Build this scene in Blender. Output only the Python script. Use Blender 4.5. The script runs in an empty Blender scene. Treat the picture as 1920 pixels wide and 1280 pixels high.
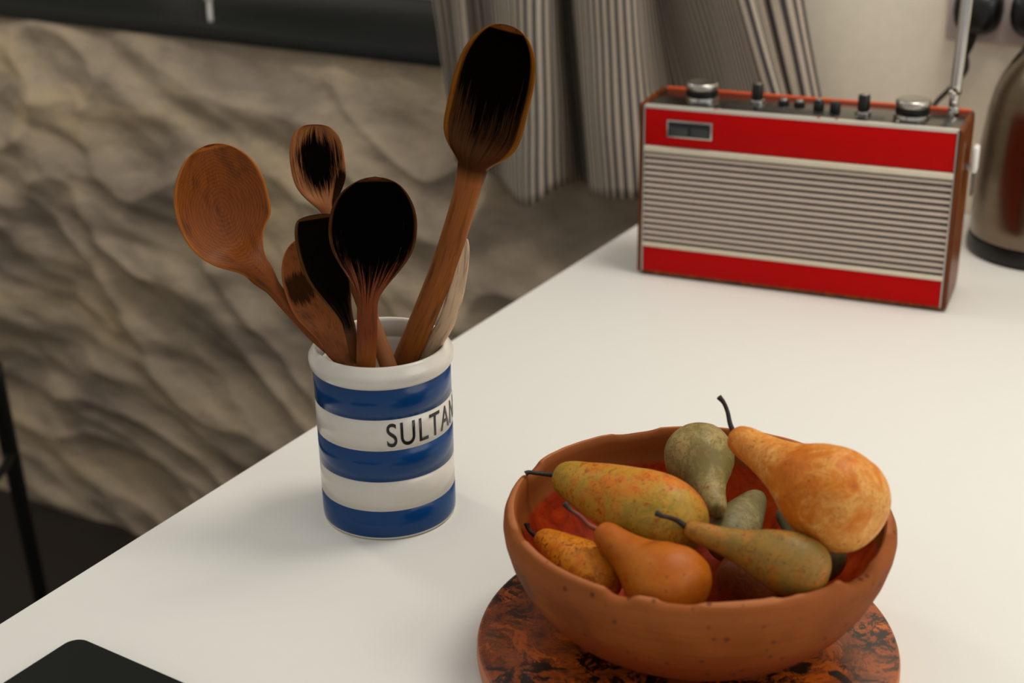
import bpy, bmesh, math, random
from math import sin, cos, pi, radians, sqrt, atan2
from mathutils import Vector, Matrix, Euler, noise

S = bpy.context.scene
COL = S.collection
random.seed(7)

# ------------------------------------------------------------------ camera
FPX = 2715.672                                 # focal length in pixels of a 1920 px wide frame
CAM = Vector((0.7916, 0.0, 1.5472))
RX = Vector((0.8575, 0.5143, -0.0176))
DN = Vector((0.1869, -0.3430, -0.9206))
FW = Vector((-0.4794, 0.7861, -0.3902))
cd = bpy.data.cameras.new('camera'); cam = bpy.data.objects.new('camera', cd); COL.objects.link(cam)
m3 = Matrix((RX, -DN, -FW)).transposed()
cam.matrix_world = Matrix.Translation(CAM) @ m3.to_4x4()
cd.sensor_width = 36; cd.lens = FPX / 1920 * 36; cd.clip_start = .02
cd.dof.use_dof = True; cd.dof.focus_distance = 1.10; cd.dof.aperture_fstop = 5.6
S.camera = cam

def ray(px, py):
    return (RX * ((px - 960) / FPX) + DN * ((py - 640) / FPX) + FW)
def at_z(px, py, z):
    r = ray(px, py); return CAM + r * ((z - CAM.z) / r.z)
def at_d(px, py, d):
    return CAM + ray(px, py) * d
def at_y(px, py, y):
    r = ray(px, py); return CAM + r * ((y - CAM.y) / r.y)

# ------------------------------------------------------------------ light
W = bpy.data.worlds.new('world'); S.world = W; W.use_nodes = True
bg = W.node_tree.nodes['Background']; bg.inputs[0].default_value = (1.0, .975, .94, 1); bg.inputs[1].default_value = .50

def area(name, loc, target, size, power, color):
    l = bpy.data.lights.new(name, 'AREA'); l.shape = 'DISK'; l.size = size; l.energy = power; l.color = color
    o = bpy.data.objects.new(name, l); COL.objects.link(o); o.location = loc
    o.rotation_euler = (Vector(target) - Vector(loc)).to_track_quat('-Z', 'Y').to_euler(); return o
area('key_lamp', (.62, 1.42, 2.45), (.3, .9, 1.0), .5, 12.5, (1.0, .95, .86))
area('side_window_light', (2.3, 1.0, 2.1), (.3, .9, 1.0), 1.5, 13, (1.0, .98, .95))
area('ceiling_light', (-1.35, 1.25, 2.6), (-1.5, 1.8, .9), .3, 9, (1.0, .92, .80))

S.view_settings.view_transform = 'Standard'; S.view_settings.look = 'None'
S.view_settings.exposure = -0.04; S.view_settings.gamma = 1; S.view_settings.use_curve_mapping = False

# ------------------------------------------------------------------ materials
def lin(c):
    return tuple(((x / 255) / 12.92 if x / 255 <= .04045 else ((x / 255 + .055) / 1.055) ** 2.4) for x in c) + (1,)

class NT:
    def __init__(s, name):
        s.m = bpy.data.materials.new(name); s.m.use_nodes = True; s.t = s.m.node_tree; s.b = s.t.nodes['Principled BSDF']
    def n(s, typ, **kw):
        x = s.t.nodes.new(typ)
        for k, v in kw.items():
            if k.startswith('i_'):
                key = k[2:].replace('_', ' ')
                x.inputs[key].default_value = v
            else: setattr(x, k, v)
        return x
    def l(s, a, b): s.t.links.new(a, b)
    def coord(s, which='Object', scale=(1, 1, 1), rot=(0, 0, 0)):
        tc = s.n('ShaderNodeTexCoord'); mp = s.n('ShaderNodeMapping'); s.l(tc.outputs[which], mp.inputs[0])
        mp.inputs['Scale'].default_value = scale; mp.inputs['Rotation'].default_value = rot; return mp.outputs[0]
    def noise(s, co, scale, detail=6, rough=.55, dist=0):
        x = s.n('ShaderNodeTexNoise'); s.l(co, x.inputs['Vector']); x.inputs['Scale'].default_value = scale
        x.inputs['Detail'].default_value = detail; x.inputs['Roughness'].default_value = rough; x.inputs['Distortion'].default_value = dist
        return x.outputs['Fac']
    def ramp(s, fac, stops, interp='LINEAR'):
        r = s.n('ShaderNodeValToRGB'); s.l(fac, r.inputs[0]); cr = r.color_ramp; cr.interpolation = interp
        while len(cr.elements) < len(stops): cr.elements.new(.5)
        for e, (p, c) in zip(cr.elements, stops):
            e.position = p; e.color = c if len(c) == 4 else lin(c)
        return r.outputs[0]
    def mix(s, fac, a, b, mode='MIX'):
        x = s.n('ShaderNodeMix', data_type='RGBA', blend_type=mode)
        for i, v in ((0, fac), (6, a), (7, b)):
            if hasattr(v, 'links'): s.l(v, x.inputs[i])
            elif i == 0: x.inputs[0].default_value = v
            else: x.inputs[i].default_value = v if len(v) == 4 else lin(v)
        return x.outputs[2]
    def math(s, op, a, b=0.0, c=0.0, clamp=False):
        x = s.n('ShaderNodeMath', operation=op, use_clamp=clamp)
        for i, v in enumerate((a, b, c)):
            if hasattr(v, 'links'): s.l(v, x.inputs[i])
            else: x.inputs[i].default_value = v
        return x.outputs[0]
    def sstep(s, v, a, b, lo=0.0, hi=1.0):
        x = s.n('ShaderNodeMapRange', interpolation_type='SMOOTHSTEP'); s.l(v, x.inputs[0])
        for i, q in ((1, a), (2, b), (3, lo), (4, hi)): x.inputs[i].default_value = q
        return x.outputs[0]
    def bump(s, h, strength=.3, dist=.001):
        x = s.n('ShaderNodeBump'); x.inputs['Strength'].default_value = strength; x.inputs['Distance'].default_value = dist
        s.l(h, x.inputs['Height']); s.l(x.outputs[0], s.b.inputs['Normal'])
    def col(s, v):
        if hasattr(v, 'links'): s.l(v, s.b.inputs['Base Color'])
        else: s.b.inputs['Base Color'].default_value = v if len(v) == 4 else lin(v)
    def rough(s, v):
        if hasattr(v, 'links'): s.l(v, s.b.inputs['Roughness'])
        else: s.b.inputs['Roughness'].default_value = v
    def spec(s, v): s.b.inputs['Specular IOR Level'].default_value = v

def simple(name, c, rough=.5, metal=0, spec=.5, coat=0, bump=None, var=.86):
    a = NT(name); co = a.coord()
    f = a.noise(co, 60, 4)
    cc = lin(c); d = tuple(x * var for x in cc[:3]) + (1,)
    a.col(a.mix(f, cc, d)); a.rough(rough); a.b.inputs['Metallic'].default_value = metal; a.spec(spec)
    a.b.inputs['Coat Weight'].default_value = coat
    if bump: a.bump(a.noise(co, bump[0], 5), bump[1], .001)
    return a.m

M = {}
M['white'] = simple('white_laminate', (229, 227, 220), .45, spec=.3, var=.98)
M['wall'] = simple('cream_paint', (246, 238, 216), .8, spec=.2, bump=(40, .06))
M['floor'] = simple('dark_floor', (26, 18, 12), .6)
M['sill'] = simple('dark_slate', (22, 24, 21), .5, spec=.3, bump=(20, .3))
M['black'] = simple('black_plastic', (12, 14, 12), .38, spec=.4)
M['blackmetal'] = simple('black_metal', (8, 9, 8), .5)
M['glazewhite'] = simple('white_glaze', (212, 206, 195), .2, spec=.45)
M['glazeblue'] = simple('blue_glaze', (1, 57, 110), .2, spec=.3)
M['ink'] = simple('black_ink', (12, 12, 14), .3)
M['red'] = simple('red_vinyl', (186, 0, 0), .5, spec=.1, bump=(700, .12))
M['orange'] = simple('orange_edge', (205, 78, 30), .5)
M['lip'] = simple('satin_metal_lip', (206, 200, 188), .35, metal=.35)
M['ivory'] = simple('ivory_trim', (216, 205, 182), .35)
M['slat'] = simple('grey_slat', (208, 192, 178), .4, spec=.4)
M['grille_back'] = simple('grille_shadow_board', (30, 30, 28), .8)
M['chrome'] = simple('chrome', (200, 197, 192), .12, metal=1)
M['alu'] = simple('brushed_aluminium', (185, 180, 172), .3, metal=1)
M['topplate'] = simple('dark_chrome_plate', (120, 116, 110), .22, metal=1)
M['socket'] = simple('socket_plastic', (190, 178, 172), .4)
M['whiteplastic'] = simple('white_plastic', (236, 234, 230), .35)
M['darkglass'] = simple('dark_glass', (6, 10, 10), .1)

def mat_kettle():
    a = NT('brushed_steel'); co = a.coord('Object', (1, 1, 60))
    f = a.noise(co, 12, 4)
    a.col(a.mix(f, (128, 112, 96), (104, 90, 76))); a.b.inputs['Metallic'].default_value = 1
    a.rough(a.sstep(f, 0, 1, .16, .28)); return a.m
M['steel'] = mat_kettle()

def mat_case():
    a = NT('teak_veneer'); co = a.coord('Object', (3, 3, 30))
    f = a.noise(a.coord('Object', (60, 60, 4)), 1.5, 5, .6, .6)
    a.col(a.ramp(f, [(.3, (66, 28, 2)), (.55, (110, 52, 4)), (.75, (138, 70, 8))])); a.spec(.25); a.rough(.38); return a.m
M['teak'] = mat_case()

def mat_spoon(name, base, base2, char=None, charcol=(5, 4, 3), rim=None, grain=1.0, rings=False, dirty=None):
    """base/base2: two wood tones; char = list of (u0, v0, ru, rv, amount, softness) burnt patches in the (across, along) map"""
    a = NT(name)
    uv = a.n('ShaderNodeUVMap', uv_map='UVMap').outputs[0]
    mp = a.n('ShaderNodeMapping'); a.l(uv, mp.inputs[0]); mp.inputs['Scale'].default_value = (7 * grain, 2.2, 1)
    g = a.noise(mp.outputs[0], 6, 8, .65, .3)
    mp2 = a.n('ShaderNodeMapping'); a.l(uv, mp2.inputs[0]); mp2.inputs['Scale'].default_value = (1.0, 3.0, 1)
    blot = a.noise(mp2.outputs[0], 2.2, 4, .6)
    c = a.ramp(g, [(.32, base2), (.62, base)])
    dk = tuple(x * .55 for x in base2)
    c = a.mix(a.sstep(blot, .48, .72, 0, .75), c, dk)
    mp3 = a.n('ShaderNodeMapping'); a.l(uv, mp3.inputs[0]); mp3.inputs['Scale'].default_value = (5.5, 3.0, 1)
    st = a.noise(mp3.outputs[0], 1.6, 7, .72, .4)
    sx = a.n('ShaderNodeSeparateXYZ'); a.l(uv, sx.inputs[0]); u, v = sx.outputs[0], sx.outputs[1]
    fr = a.n('ShaderNodeAttribute', attribute_name='dish').outputs['Fac']
    if dirty:
        t = a.sstep(v, dirty[0], dirty[1], 0, 1)
        c = a.mix(a.math('MULTIPLY', t, a.sstep(g, .35, .6, .35, .9)), c, dirty[2])
    if rings:
        dv = a.math('MULTIPLY', a.math('SUBTRACT', v, .22), 5.2)
        rr = a.math('SQRT', a.math('ADD', a.math('POWER', u, 2), a.math('POWER', dv, 2)))
        rr = a.math('ADD', rr, a.math('MULTIPLY', blot, .25))
        w_ = a.math('SINE', a.math('MULTIPLY', rr, 95))
        c = a.mix(a.math('MULTIPLY', a.sstep(w_, -.2, 1, 0, .10), fr), c, tuple(min(255, x * 1.45 + 10) for x in base))
        c = a.mix(a.sstep(w_, -1, -.3, .06, 0), c, dk)
    ktot = None
    for (u0, v0, ru, rv, amt, soft) in (char or []):
        du = a.math('DIVIDE', a.math('SUBTRACT', u, u0), ru); dv = a.math('DIVIDE', a.math('SUBTRACT', v, v0), rv)
        q = a.math('SQRT', a.math('ADD', a.math('MULTIPLY', du, du), a.math('MULTIPLY', dv, dv)))
        q = a.math('ADD', q, a.math('ADD', a.math('MULTIPLY', a.math('SUBTRACT', g, .5), 1.2 * soft), a.math('MULTIPLY', a.math('SUBTRACT', st, .5), 3.2 * soft)))
        k = a.sstep(q, 1 - soft * .35, 1 + soft * .35, amt, 0); ktot = k if ktot is None else a.math('MAXIMUM', ktot, k)
        c = a.mix(a.math('MULTIPLY', k, fr), c, charcol)
    if rim:
        e = a.n('ShaderNodeAttribute', attribute_name='rim').outputs['Fac']
        c = a.mix(a.math('MULTIPLY', e, a.sstep(g, .3, .6, .3, .95)), c, rim)
    a.col(c); a.rough(a.sstep(g, .3, .7, .42, .6)); a.spec(.22); a.bump(g, .35, .0006)
    if ktot: a.l(a.math('MULTIPLY', a.math('SUBTRACT', 1.0, a.math('MULTIPLY', ktot, fr)), .22), a.b.inputs['Specular IOR Level'])
    return a.m

def mat_pear(name, c1, c2, c3, spots=(110, 50, 14), k=.5, seed=0, blush=None, fleck=.6):
    a = NT(name); tc = a.n('ShaderNodeTexCoord'); mp = a.n('ShaderNodeMapping'); a.l(tc.outputs['Object'], mp.inputs[0])
    mp.inputs['Location'].default_value = (seed * 1.7, seed * .9, seed * 2.3); co = mp.outputs[0]
    f = a.noise(co, 48, 9, .75, .8); f2 = a.noise(co, 210, 7, .78, 1.2); f3 = a.noise(co, 14, 3)
    mixf = a.math('ADD', a.math('MULTIPLY', f, .6), a.math('MULTIPLY', f3, .4))
    c = a.ramp(mixf, [(k - .10, c1), (k, c2), (k + .10, c3)])
    c = a.mix(a.math('MULTIPLY', a.sstep(f2, .49, .58, 0, fleck), a.sstep(f, .40, .58, .25, 1)), c, spots)
    v = a.n('ShaderNodeTexVoronoi'); a.l(co, v.inputs['Vector']); v.inputs['Scale'].default_value = 150
    c = a.mix(a.sstep(v.outputs['Distance'], .08, .2, .45, 0), c, tuple(x * .6 for x in spots))
    if blush:
        c = a.mix(a.sstep(f3, .55, .7, 0, .7), c, blush)
    a.col(c); a.rough(.5); a.spec(.25); a.bump(f2, .12, .0008)
    return a.m

def mat_terracotta():
    a = NT('worn_terracotta'); co = a.coord()
    f = a.noise(co, 9, 7, .6, .4); f2 = a.noise(co, 120, 5, .7); band = a.noise(a.coord('Object', (6, 6, 260)), 1.2, 3)
    c = a.ramp(f, [(.3, (84, 38, 8)), (.5, (126, 62, 14)), (.7, (146, 78, 26))])
    c = a.mix(a.sstep(band, .4, .7, 0, .35), c, (108, 44, 8))
    c = a.mix(a.sstep(a.noise(co, 16, 5, .6), .6, .75, 0, .6), c, (70, 50, 34))
    tc = a.n('ShaderNodeTexCoord'); sx = a.n('ShaderNodeSeparateXYZ'); a.l(tc.outputs['Object'], sx.inputs[0])
    z = sx.outputs[2]
    c = a.mix(a.sstep(a.math('ADD', z, a.math('MULTIPLY', f, .02)), .045, .072, .75, 0), c, (120, 42, 2))
    c = a.mix(a.sstep(a.math('ADD', z, a.math('MULTIPLY', f2, .012)), .076, .092, 0, .55), c, (150, 84, 40))
    c = a.mix(a.sstep(z, .0925, .0945, 0, .5), c, (190, 122, 78))
    v = a.n('ShaderNodeTexVoronoi'); a.l(co, v.inputs['Vector']); v.inputs['Scale'].default_value = 85
    c = a.mix(a.sstep(v.outputs['Distance'], .1, .2, .7, 0), c, (66, 34, 20))
    a.col(c); a.rough(.7); a.spec(.15); a.bump(a.math('ADD', f2, a.math('MULTIPLY', band, 1.5)), .35, .0008); return a.m
M['terra'] = mat_terracotta()
def mat_glaze_in():
    a = NT('amber_interior_glaze'); co = a.coord(); f = a.noise(co, 30, 8, .7, 1)
    c = a.ramp(f, [(.3, (84, 18, 2)), (.5, (150, 42, 4)), (.72, (184, 72, 8))])
    tc = a.n('ShaderNodeTexCoord'); sx = a.n('ShaderNodeSeparateXYZ'); a.l(tc.outputs['Object'], sx.inputs[0])
    c = a.mix(a.sstep(sx.outputs[2], .066, .072, 0, 1), c, (128, 66, 20))
    a.spec(.2); a.col(c); a.rough(a.sstep(sx.outputs[2], .064, .072, .32, .6)); a.bump(f, .3, .0015); return a.m
M['glazein'] = mat_glaze_in()
def mat_burl():
    a = NT('burr_cork_board'); co = a.coord('Object', (1, 1, 1))
    f = a.noise(co, 16, 9, .72, 2.2); f2 = a.noise(co, 55, 8, .75, 1.4); f3 = a.noise(co, 9, 3)
    c = a.ramp(f, [(.3, (70, 26, 4)), (.44, (140, 64, 16)), (.58, (196, 92, 16)), (.8, (140, 68, 22))])
    k = a.math('MULTIPLY', a.sstep(f2, .49, .53, 0, 1), a.sstep(f3, .36, .52, 0.2, 1))
    c = a.mix(k, c, (30, 14, 7))
    k2 = a.sstep(a.math('ABSOLUTE', a.math('SUBTRACT', f, .52)), 0, .022, .8, 0)
    c = a.mix(k2, c, (44, 20, 10))
    a.col(c); a.rough(.35); a.b.inputs['Coat Weight'].default_value = .15; return a.m
M['burl'] = mat_burl()
M['burledge'] = simple('board_edge', (186, 112, 66), .45)
def mat_stone():
    a = NT('limewashed_rubble'); co = a.coord('Object', (1, 1, 2.0), (0, .35, 0))
    f = a.noise(co, 3.2, 9, .6, .5); f2 = a.noise(co, 26, 7, .65)
    c = a.ramp(f, [(.3, (120, 108, 98)), (.5, (164, 149, 128)), (.72, (188, 166, 132))])
    c = a.mix(a.sstep(f2, .3, .5, .3, 0), c, (120, 110, 102))
    a.col(c); a.rough(.9); a.spec(.15); a.bump(f2, .6, .01); return a.m
M['stone'] = mat_stone()
def mat_cloth():
    a = NT('ticking_stripe_linen'); uv = a.n('ShaderNodeUVMap', uv_map='UVMap').outputs[0]
    sx = a.n('ShaderNodeSeparateXYZ'); a.l(uv, sx.inputs[0])
    w_ = a.math('SINE', a.math('MULTIPLY', sx.outputs[0], 2 * pi / .0125))
    w2 = a.math('SINE', a.math('MULTIPLY', sx.outputs[0], 2 * pi / .0125 * 3))
    k = a.sstep(w_, -.1, .45, 0, 1)
    wv = a.noise(a.coord('Object', (1, 1, 1)), 500, 2)
    c = a.mix(k, (180, 167, 150), (66, 64, 64))
    c = a.mix(a.sstep(wv, .3, .7, 0, .18), c, (60, 56, 52))
    a.col(c); a.rough(.9); a.spec(.1)
    tc = a.b.inputs.get('Transmission Weight'); return a.m
M['cloth'] = mat_cloth()
M['stalk'] = simple('pear_stalk', (34, 20, 12), .6, bump=(300, .4))
M['stalk_red'] = NT('reddish_pear_stalk').m
def _sr():
    a = NT('reddish_pear_stalk'); tc = a.n('ShaderNodeTexCoord'); uv = a.n('ShaderNodeUVMap', uv_map='UVMap').outputs[0]
    sx = a.n('ShaderNodeSeparateXYZ'); a.l(uv, sx.inputs[0])
    a.col(a.ramp(sx.outputs[1], [(0, (136, 56, 20)), (.6, (104, 40, 18)), (.85, (30, 18, 12))])); a.rough(.55); return a.m
M['stalk_red'] = _sr()

# ------------------------------------------------------------------ mesh helpers
def link(name, verts, faces, mat, parent=None, smooth=True, uvs=None, attrs=None, loc=None):
    me = bpy.data.meshes.new(name); me.from_pydata([tuple(v) for v in verts], [], faces)
    if mat: me.materials.append(mat)
    if smooth: me.polygons.foreach_set('use_smooth', [True] * len(me.polygons))
    if uvs is not None:
        ul = me.uv_layers.new(name='UVMap')
        for lp in me.loops: ul.data[lp.index].uv = uvs[lp.vertex_index]
    for k, vals in (attrs or {}).items():
        at = me.attributes.new(k, 'FLOAT', 'POINT'); at.data.foreach_set('value', vals)
    o = bpy.data.objects.new(name, me); COL.objects.link(o)
    if parent: o.parent = parent
    if loc is not None: o.location = loc
    return o
def from_bm(name, bm, mat, parent=None, smooth=False, angle=None):
    me = bpy.data.meshes.new(name); bmesh.ops.recalc_face_normals(bm, faces=bm.faces); bm.to_mesh(me); bm.free()
    if mat: me.materials.append(mat)
    if smooth:
        me.polygons.foreach_set('use_smooth', [True] * len(me.polygons))
        me.set_sharp_from_angle(angle=radians(angle or 35))
    o = bpy.data.objects.new(name, me); COL.objects.link(o)
    if parent: o.parent = parent
    return o
def empty(name, loc, label, cat, group=None, rz=0):
    o = bpy.data.objects.new(name, None); COL.objects.link(o); o.location = loc; o.rotation_euler = (0, 0, rz); o.empty_display_size = .05
    tag(o, label, cat, group); return o
def tag(o, label, cat, group=None):
    o['label'] = label; o['category'] = cat
    if group: o['group'] = group
def box_bm(x0, x1, y0, y1, z0, z1, bev=0, seg=2, bm=None):
    b2 = bmesh.new()
    r = bmesh.ops.create_cube(b2, size=1)
    for v in b2.verts: v.co = Vector((x0 + (v.co.x + .5) * (x1 - x0), y0 + (v.co.y + .5) * (y1 - y0), z0 + (v.co.z + .5) * (z1 - z0)))
    if bev: bmesh.ops.bevel(b2, geom=b2.edges[:], offset=bev, segments=seg, profile=.5, affect='EDGES')
    if bm is None: return b2
    me = bpy.data.meshes.new('t'); b2.to_mesh(me); b2.free(); bm.from_mesh(me); bpy.data.meshes.remove(me); return bm
def box(name, d, mat, parent=None, bev=0, seg=2):
    return from_bm(name, box_bm(*d, bev=bev, seg=seg), mat, parent, smooth=bool(bev), angle=40)
def lathe(name, prof, mat, parent=None, n=96, loc=None, center=(0, 0, 0), mod=None, sharp=None):
    vs, fs, ring = [], [], []
    for r, z in prof:
        if r <= 1e-6:
            vs.append((center[0], center[1], center[2] + z)); ring.append([len(vs) - 1])
        else:
            idx = []
            for j in range(n):
                a = 2 * pi * j / n; rr, zz = (r, z) if mod is None else mod(r, z, a)
                vs.append((center[0] + rr * cos(a), center[1] + rr * sin(a), center[2] + zz)); idx.append(len(vs) - 1)
            ring.append(idx)
    for A, B in zip(ring, ring[1:]):
        for j in range(n):
            k = (j + 1) % n
            if len(A) == 1 and len(B) > 1: fs.append((A[0], B[k], B[j]))
            elif len(B) == 1 and len(A) > 1: fs.append((A[j], A[k], B[0]))
            elif len(A) > 1: fs.append((A[j], A[k], B[k], B[j]))
    o = link(name, vs, fs, mat, parent, True, loc=loc)
    if sharp: o.data.set_sharp_from_angle(angle=radians(sharp))
    return o
def tube(name, pts, rad, mat, parent=None, n=10, caps=True, flat=1.0, sub=6):
    """smooth tube through points; rad may be a list; v coordinate of the map runs along it"""
    P = [Vector(p) for p in pts]
    R = rad if isinstance(rad, (list, tuple)) else [rad] * len(P)
    path, rr = [], []
    for i in range(len(P) - 1):
        p0 = P[max(i - 1, 0)]; p1 = P[i]; p2 = P[i + 1]; p3 = P[min(i + 2, len(P) - 1)]
        for s in range(sub):
            t = s / sub
            path.append(.5 * ((2 * p1) + (p2 - p0) * t + (2 * p0 - 5 * p1 + 4 * p2 - p3) * t * t + (3 * p1 - p0 - 3 * p2 + p3) * t ** 3))
            rr.append(R[i] + (R[i + 1] - R[i]) * t)
    path.append(P[-1]); rr.append(R[-1])
    vs, fs, uv = [], [], []
    up = Vector((.31, .2, .93)).normalized(); prev = None
    for i, p in enumerate(path):
        t = (path[min(i + 1, len(path) - 1)] - path[max(i - 1, 0)]).normalized()
        a = (prev - t * prev.dot(t)) if prev else t.cross(up)
        a.normalize(); prev = a; b = t.cross(a)
        for j in range(n):
            q = 2 * pi * j / n; vs.append(p + a * (cos(q) * rr[i]) + b * (sin(q) * rr[i] * flat)); uv.append((j / n, i / (len(path) - 1)))
    m = len(path)
    for i in range(m - 1):
        for j in range(n):
            k = (j + 1) % n; fs.append((i * n + j, i * n + k, (i + 1) * n + k, (i + 1) * n + j))
    if caps:
        fs.append(tuple(range(n))[::-1]); fs.append(tuple((m - 1) * n + j for j in range(n)))
    return link(name, vs, fs, mat, parent, True, uvs=uv)

TZ = .95     # height of the worktop
YW = 1.86    # back wall

# ------------------------------------------------------------------ setting
o = box('floor', (-3.2, 2.6, -1.2, YW + .2, -.05, 0), M['floor']); o['kind'] = 'structure'

def stone_wall():
    nx, nz = 430, 210; x0, x1 = -2.75, .02; z1 = 1.082
    vs, fs = [], []
    ca, sa = cos(.30), sin(.30)
    for i in range(nz + 1):
        for j in range(nx + 1):
            x = x0 + (x1 - x0) * j / nx; z = z1 * i / nz
            u = (x * ca - z * sa); w = (x * sa + z * ca)      # ridges fall gently to the right
            p = Vector((u * 3.2, w * 7.0, 3.7))
            q = (u * 2.2 + 20, w * 3.0 + 20); wv = Vector((noise.noise(Vector((q[0], q[1], 11.3))), noise.noise(Vector((q[0], q[1], 27.9))), noise.noise(Vector((q[0], q[1], 43.1)))))
            p += wv * 1.5
            h = 1 - abs(noise.noise(p)) * 2
            h2 = noise.noise(Vector((u * 9 + wv.x, w * 20, 9.1))); h3 = noise.noise(Vector((u * 18, w * 34, 2.1)))
            big = noise.noise(Vector((u * 1.4, w * 2.2, 5.5)))
            d = .034 * h + .014 * h2 + .005 * h3 + .08 * big
            top = max(0, min(1, (z1 - z) / .16)); d = d * (.25 + .75 * top) - .03 * (1 - top) ** 2
            lo = min(1, z / .04 + .6)
            vs.append((x, YW - .012 - max(-.03, d) * lo, z))
            if i < nz and j < nx:
                k = i * (nx + 1) + j; fs.append((k, k + 1, k + nx + 2, k + nx + 1))
    base = len(vs)
    # back side so that the wall has a body
    for x, y, z in ((x0, YW + .02, 0), (x1, YW + .02, 0), (x1, YW + .02, z1), (x0, YW + .02, z1)): vs.append((x, y, z))
    fs.append((base + 1, base, base + 3, base + 2))
    o = link('wall_back', vs, fs, M['stone']); o['kind'] = 'structure'
    o['label'] = 'rough limewashed rubble stone wall under the dark window sill'
    return o
stone_wall()
o = box('wall_back', (.021, 2.6, YW, YW + .15, 0, 2.6), M['wall']); o['kind'] = 'structure'
o['label'] = 'smooth cream plastered wall behind the radio and kettle'
# window recess above the stone: dark sill, far reveal, window
o = box('sill', (-2.75, .02, YW - .006, YW + .42, 1.062, 1.09), M['sill'], bev=.006); o.name = 'trim_1'; o['kind'] = 'structure'
o['label'] = 'dark slate window sill on top of the stone wall'
win = bpy.data.objects.new('window_1', None); COL.objects.link(win); win['kind'] = 'structure'; win.location = (-1.3, YW + .40, 1.09)
for d in ((-2.75, -2.68, 0, 0, 0, 1.5), (-.05, .02, 0, 0, 0, 1.5), (-1.39, -1.33, 0, 0, 0, 1.5)):
    q = box('window_frame', (d[0] + 1.3, d[1] + 1.3, -.03, .03, 0, 1.4), M['whiteplastic'], win, bev=.004)
for z in (0, 1.34): box('window_frame', (-1.45, 1.32, -.028, .028, z, z + .06), M['whiteplastic'], win, bev=.004)
for x0, x1 in ((-1.38, -.09), (-.03, 1.25)): box('pane', (x0, x1, -.003, .003, .06, 1.34), M['darkglass'], win)
o = box('wall_left', (-2.95, -2.75, -1.2, YW + .15, 0, 2.6), M['wall']); o['kind'] = 'structure'

# worktop (peninsula) with its support
wt = empty('worktop', (.75, 1.2, 0), 'wide matt white worktop carrying the radio, utensil jar and fruit bowl', 'worktop')
def rel(o, parent):
    o.parent = parent; o.matrix_parent_inverse = Matrix.Translation(-Vector(parent.location)); return o
rel(box('slab', (0, 1.9, .30, YW - .004, TZ - .03, TZ), M['white'], bev=.0015), wt)
rel(box('side_panel', (.06, .08, .42, YW - .03, 0, TZ - .03), M['white']), wt)
rel(box('side_panel', (1.8, 1.82, .42, YW - .03, 0, TZ - .03), M['white']), wt)
rel(box('front_panel', (.08, 1.8, .42, .44, 0, TZ - .03), M['white']), wt)

# ------------------------------------------------------------------ striped curtain
def curtain():
    # (column in the picture at its top row, at the hem, distance from the wall, hem row)
    K = [(818, 862, .06, 300), (846, 884, .035, 300), (872, 900, .075, 305), (900, 926, .03, 320), (930, 950, .05, 340), (952, 978, .105, 378), (992, 1010, .12, 380), (1030, 1046, .10, 352),
         (1056, 1080, .055, 338), (1068, 1096, .015, 336), (1078, 1112, .02, 342), (1086, 1118, .095, 364), (1130, 1160, .125, 368), (1190, 1225, .11, 366), (1232, 1290, .045, 352), (1246, 1320, .012, 340),
         (1300, 1400, .048, 345), (1350, 1455, .090, 350), (1385, 1500, .135, 352), (1412, 1520, .125, 350), (1424, 1520, .075, 345), (1450, 1535, .07, 345), (1482, 1555, .065, 345), (1510, 1578, .045, 345)]
    pts = []
    for a, b, dd, hr in K:
        A = at_y(a, 0, YW - dd); B = at_y(b, hr, YW - dd)
        pts.append((A.x, A.z, B.x, B.z, dd))
    sub = 7; cols = []
    def cr(p0, p1, p2, p3, t): return .5 * ((2 * p1) + (p2 - p0) * t + (2 * p0 - 5 * p1 + 4 * p2 - p3) * t * t + (3 * p1 - p0 - 3 * p2 + p3) * t ** 3)
    for i in range(len(pts) - 1):
        q = [pts[max(i - 1, 0)], pts[i], pts[i + 1], pts[min(i + 2, len(pts) - 1)]]
        for s in range(sub): cols.append([cr(q[0][k], q[1][k], q[2][k], q[3][k], s / sub) for k in range(5)])
    cols.append(list(pts[-1]))
    rows = 64; ztop = 2.05
    vs, fs, uv = [], [], []
    arc = 0; prev = None; us = []
    for c in cols:
        p = Vector((c[2], YW - c[4], 0))
        if prev: arc += (p - prev).length
        prev = p; us.append(arc)
    xm = cols[len(cols) // 2][0]
    for j, c in enumerate(cols):
        xa, za, xb, zb, dd = c
        zb = max(zb, .80)
        if xb > -.02: zb = max(zb, TZ + .004)
        for i in range(rows + 1):
            t = i / rows; z = zb + (ztop - zb) * t
            s = (z - zb) / (za - zb)
            if s <= 1: x = xb + (xa - xb) * s
            else:
                e = 1 - math.exp(-(s - 1) * .9); x = xa + (xa - xb) * e * .9
            y = YW - .012 - max(.008, dd) * (1 - .35 * t)
            x += .004 * noise.noise(Vector((j * .08, z * 5, 2))); y += .006 * noise.noise(Vector((j * .1, z * 6, 7)))
            vs.append((x, min(y, YW - .008), z)); uv.append((us[j], z))
    n = rows + 1
    for j in range(len(cols) - 1):
        for i in range(rows): k = j * n + i; fs.append((k, k + n, k + n + 1, k + 1))
    o = link('fabric', vs, fs, M['cloth'], None, True, uvs=uv)
    sd = o.modifiers.new('s', 'SOLIDIFY'); sd.thickness = .0014; sd.offset = 0
    return o, ztop
cu = empty('curtain', (-.2, YW - .06, 2.05), 'grey and off-white striped linen curtain hanging in folds behind the radio', 'curtain')
fo, zt = curtain(); rel(fo, cu)
rel(tube('curtain_rod', [(-2.4, YW - .07, 2.06), (-1, YW - .07, 2.06), (.35, YW - .07, 2.06)], .011, M['blackmetal'], n=16), cu)
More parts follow.
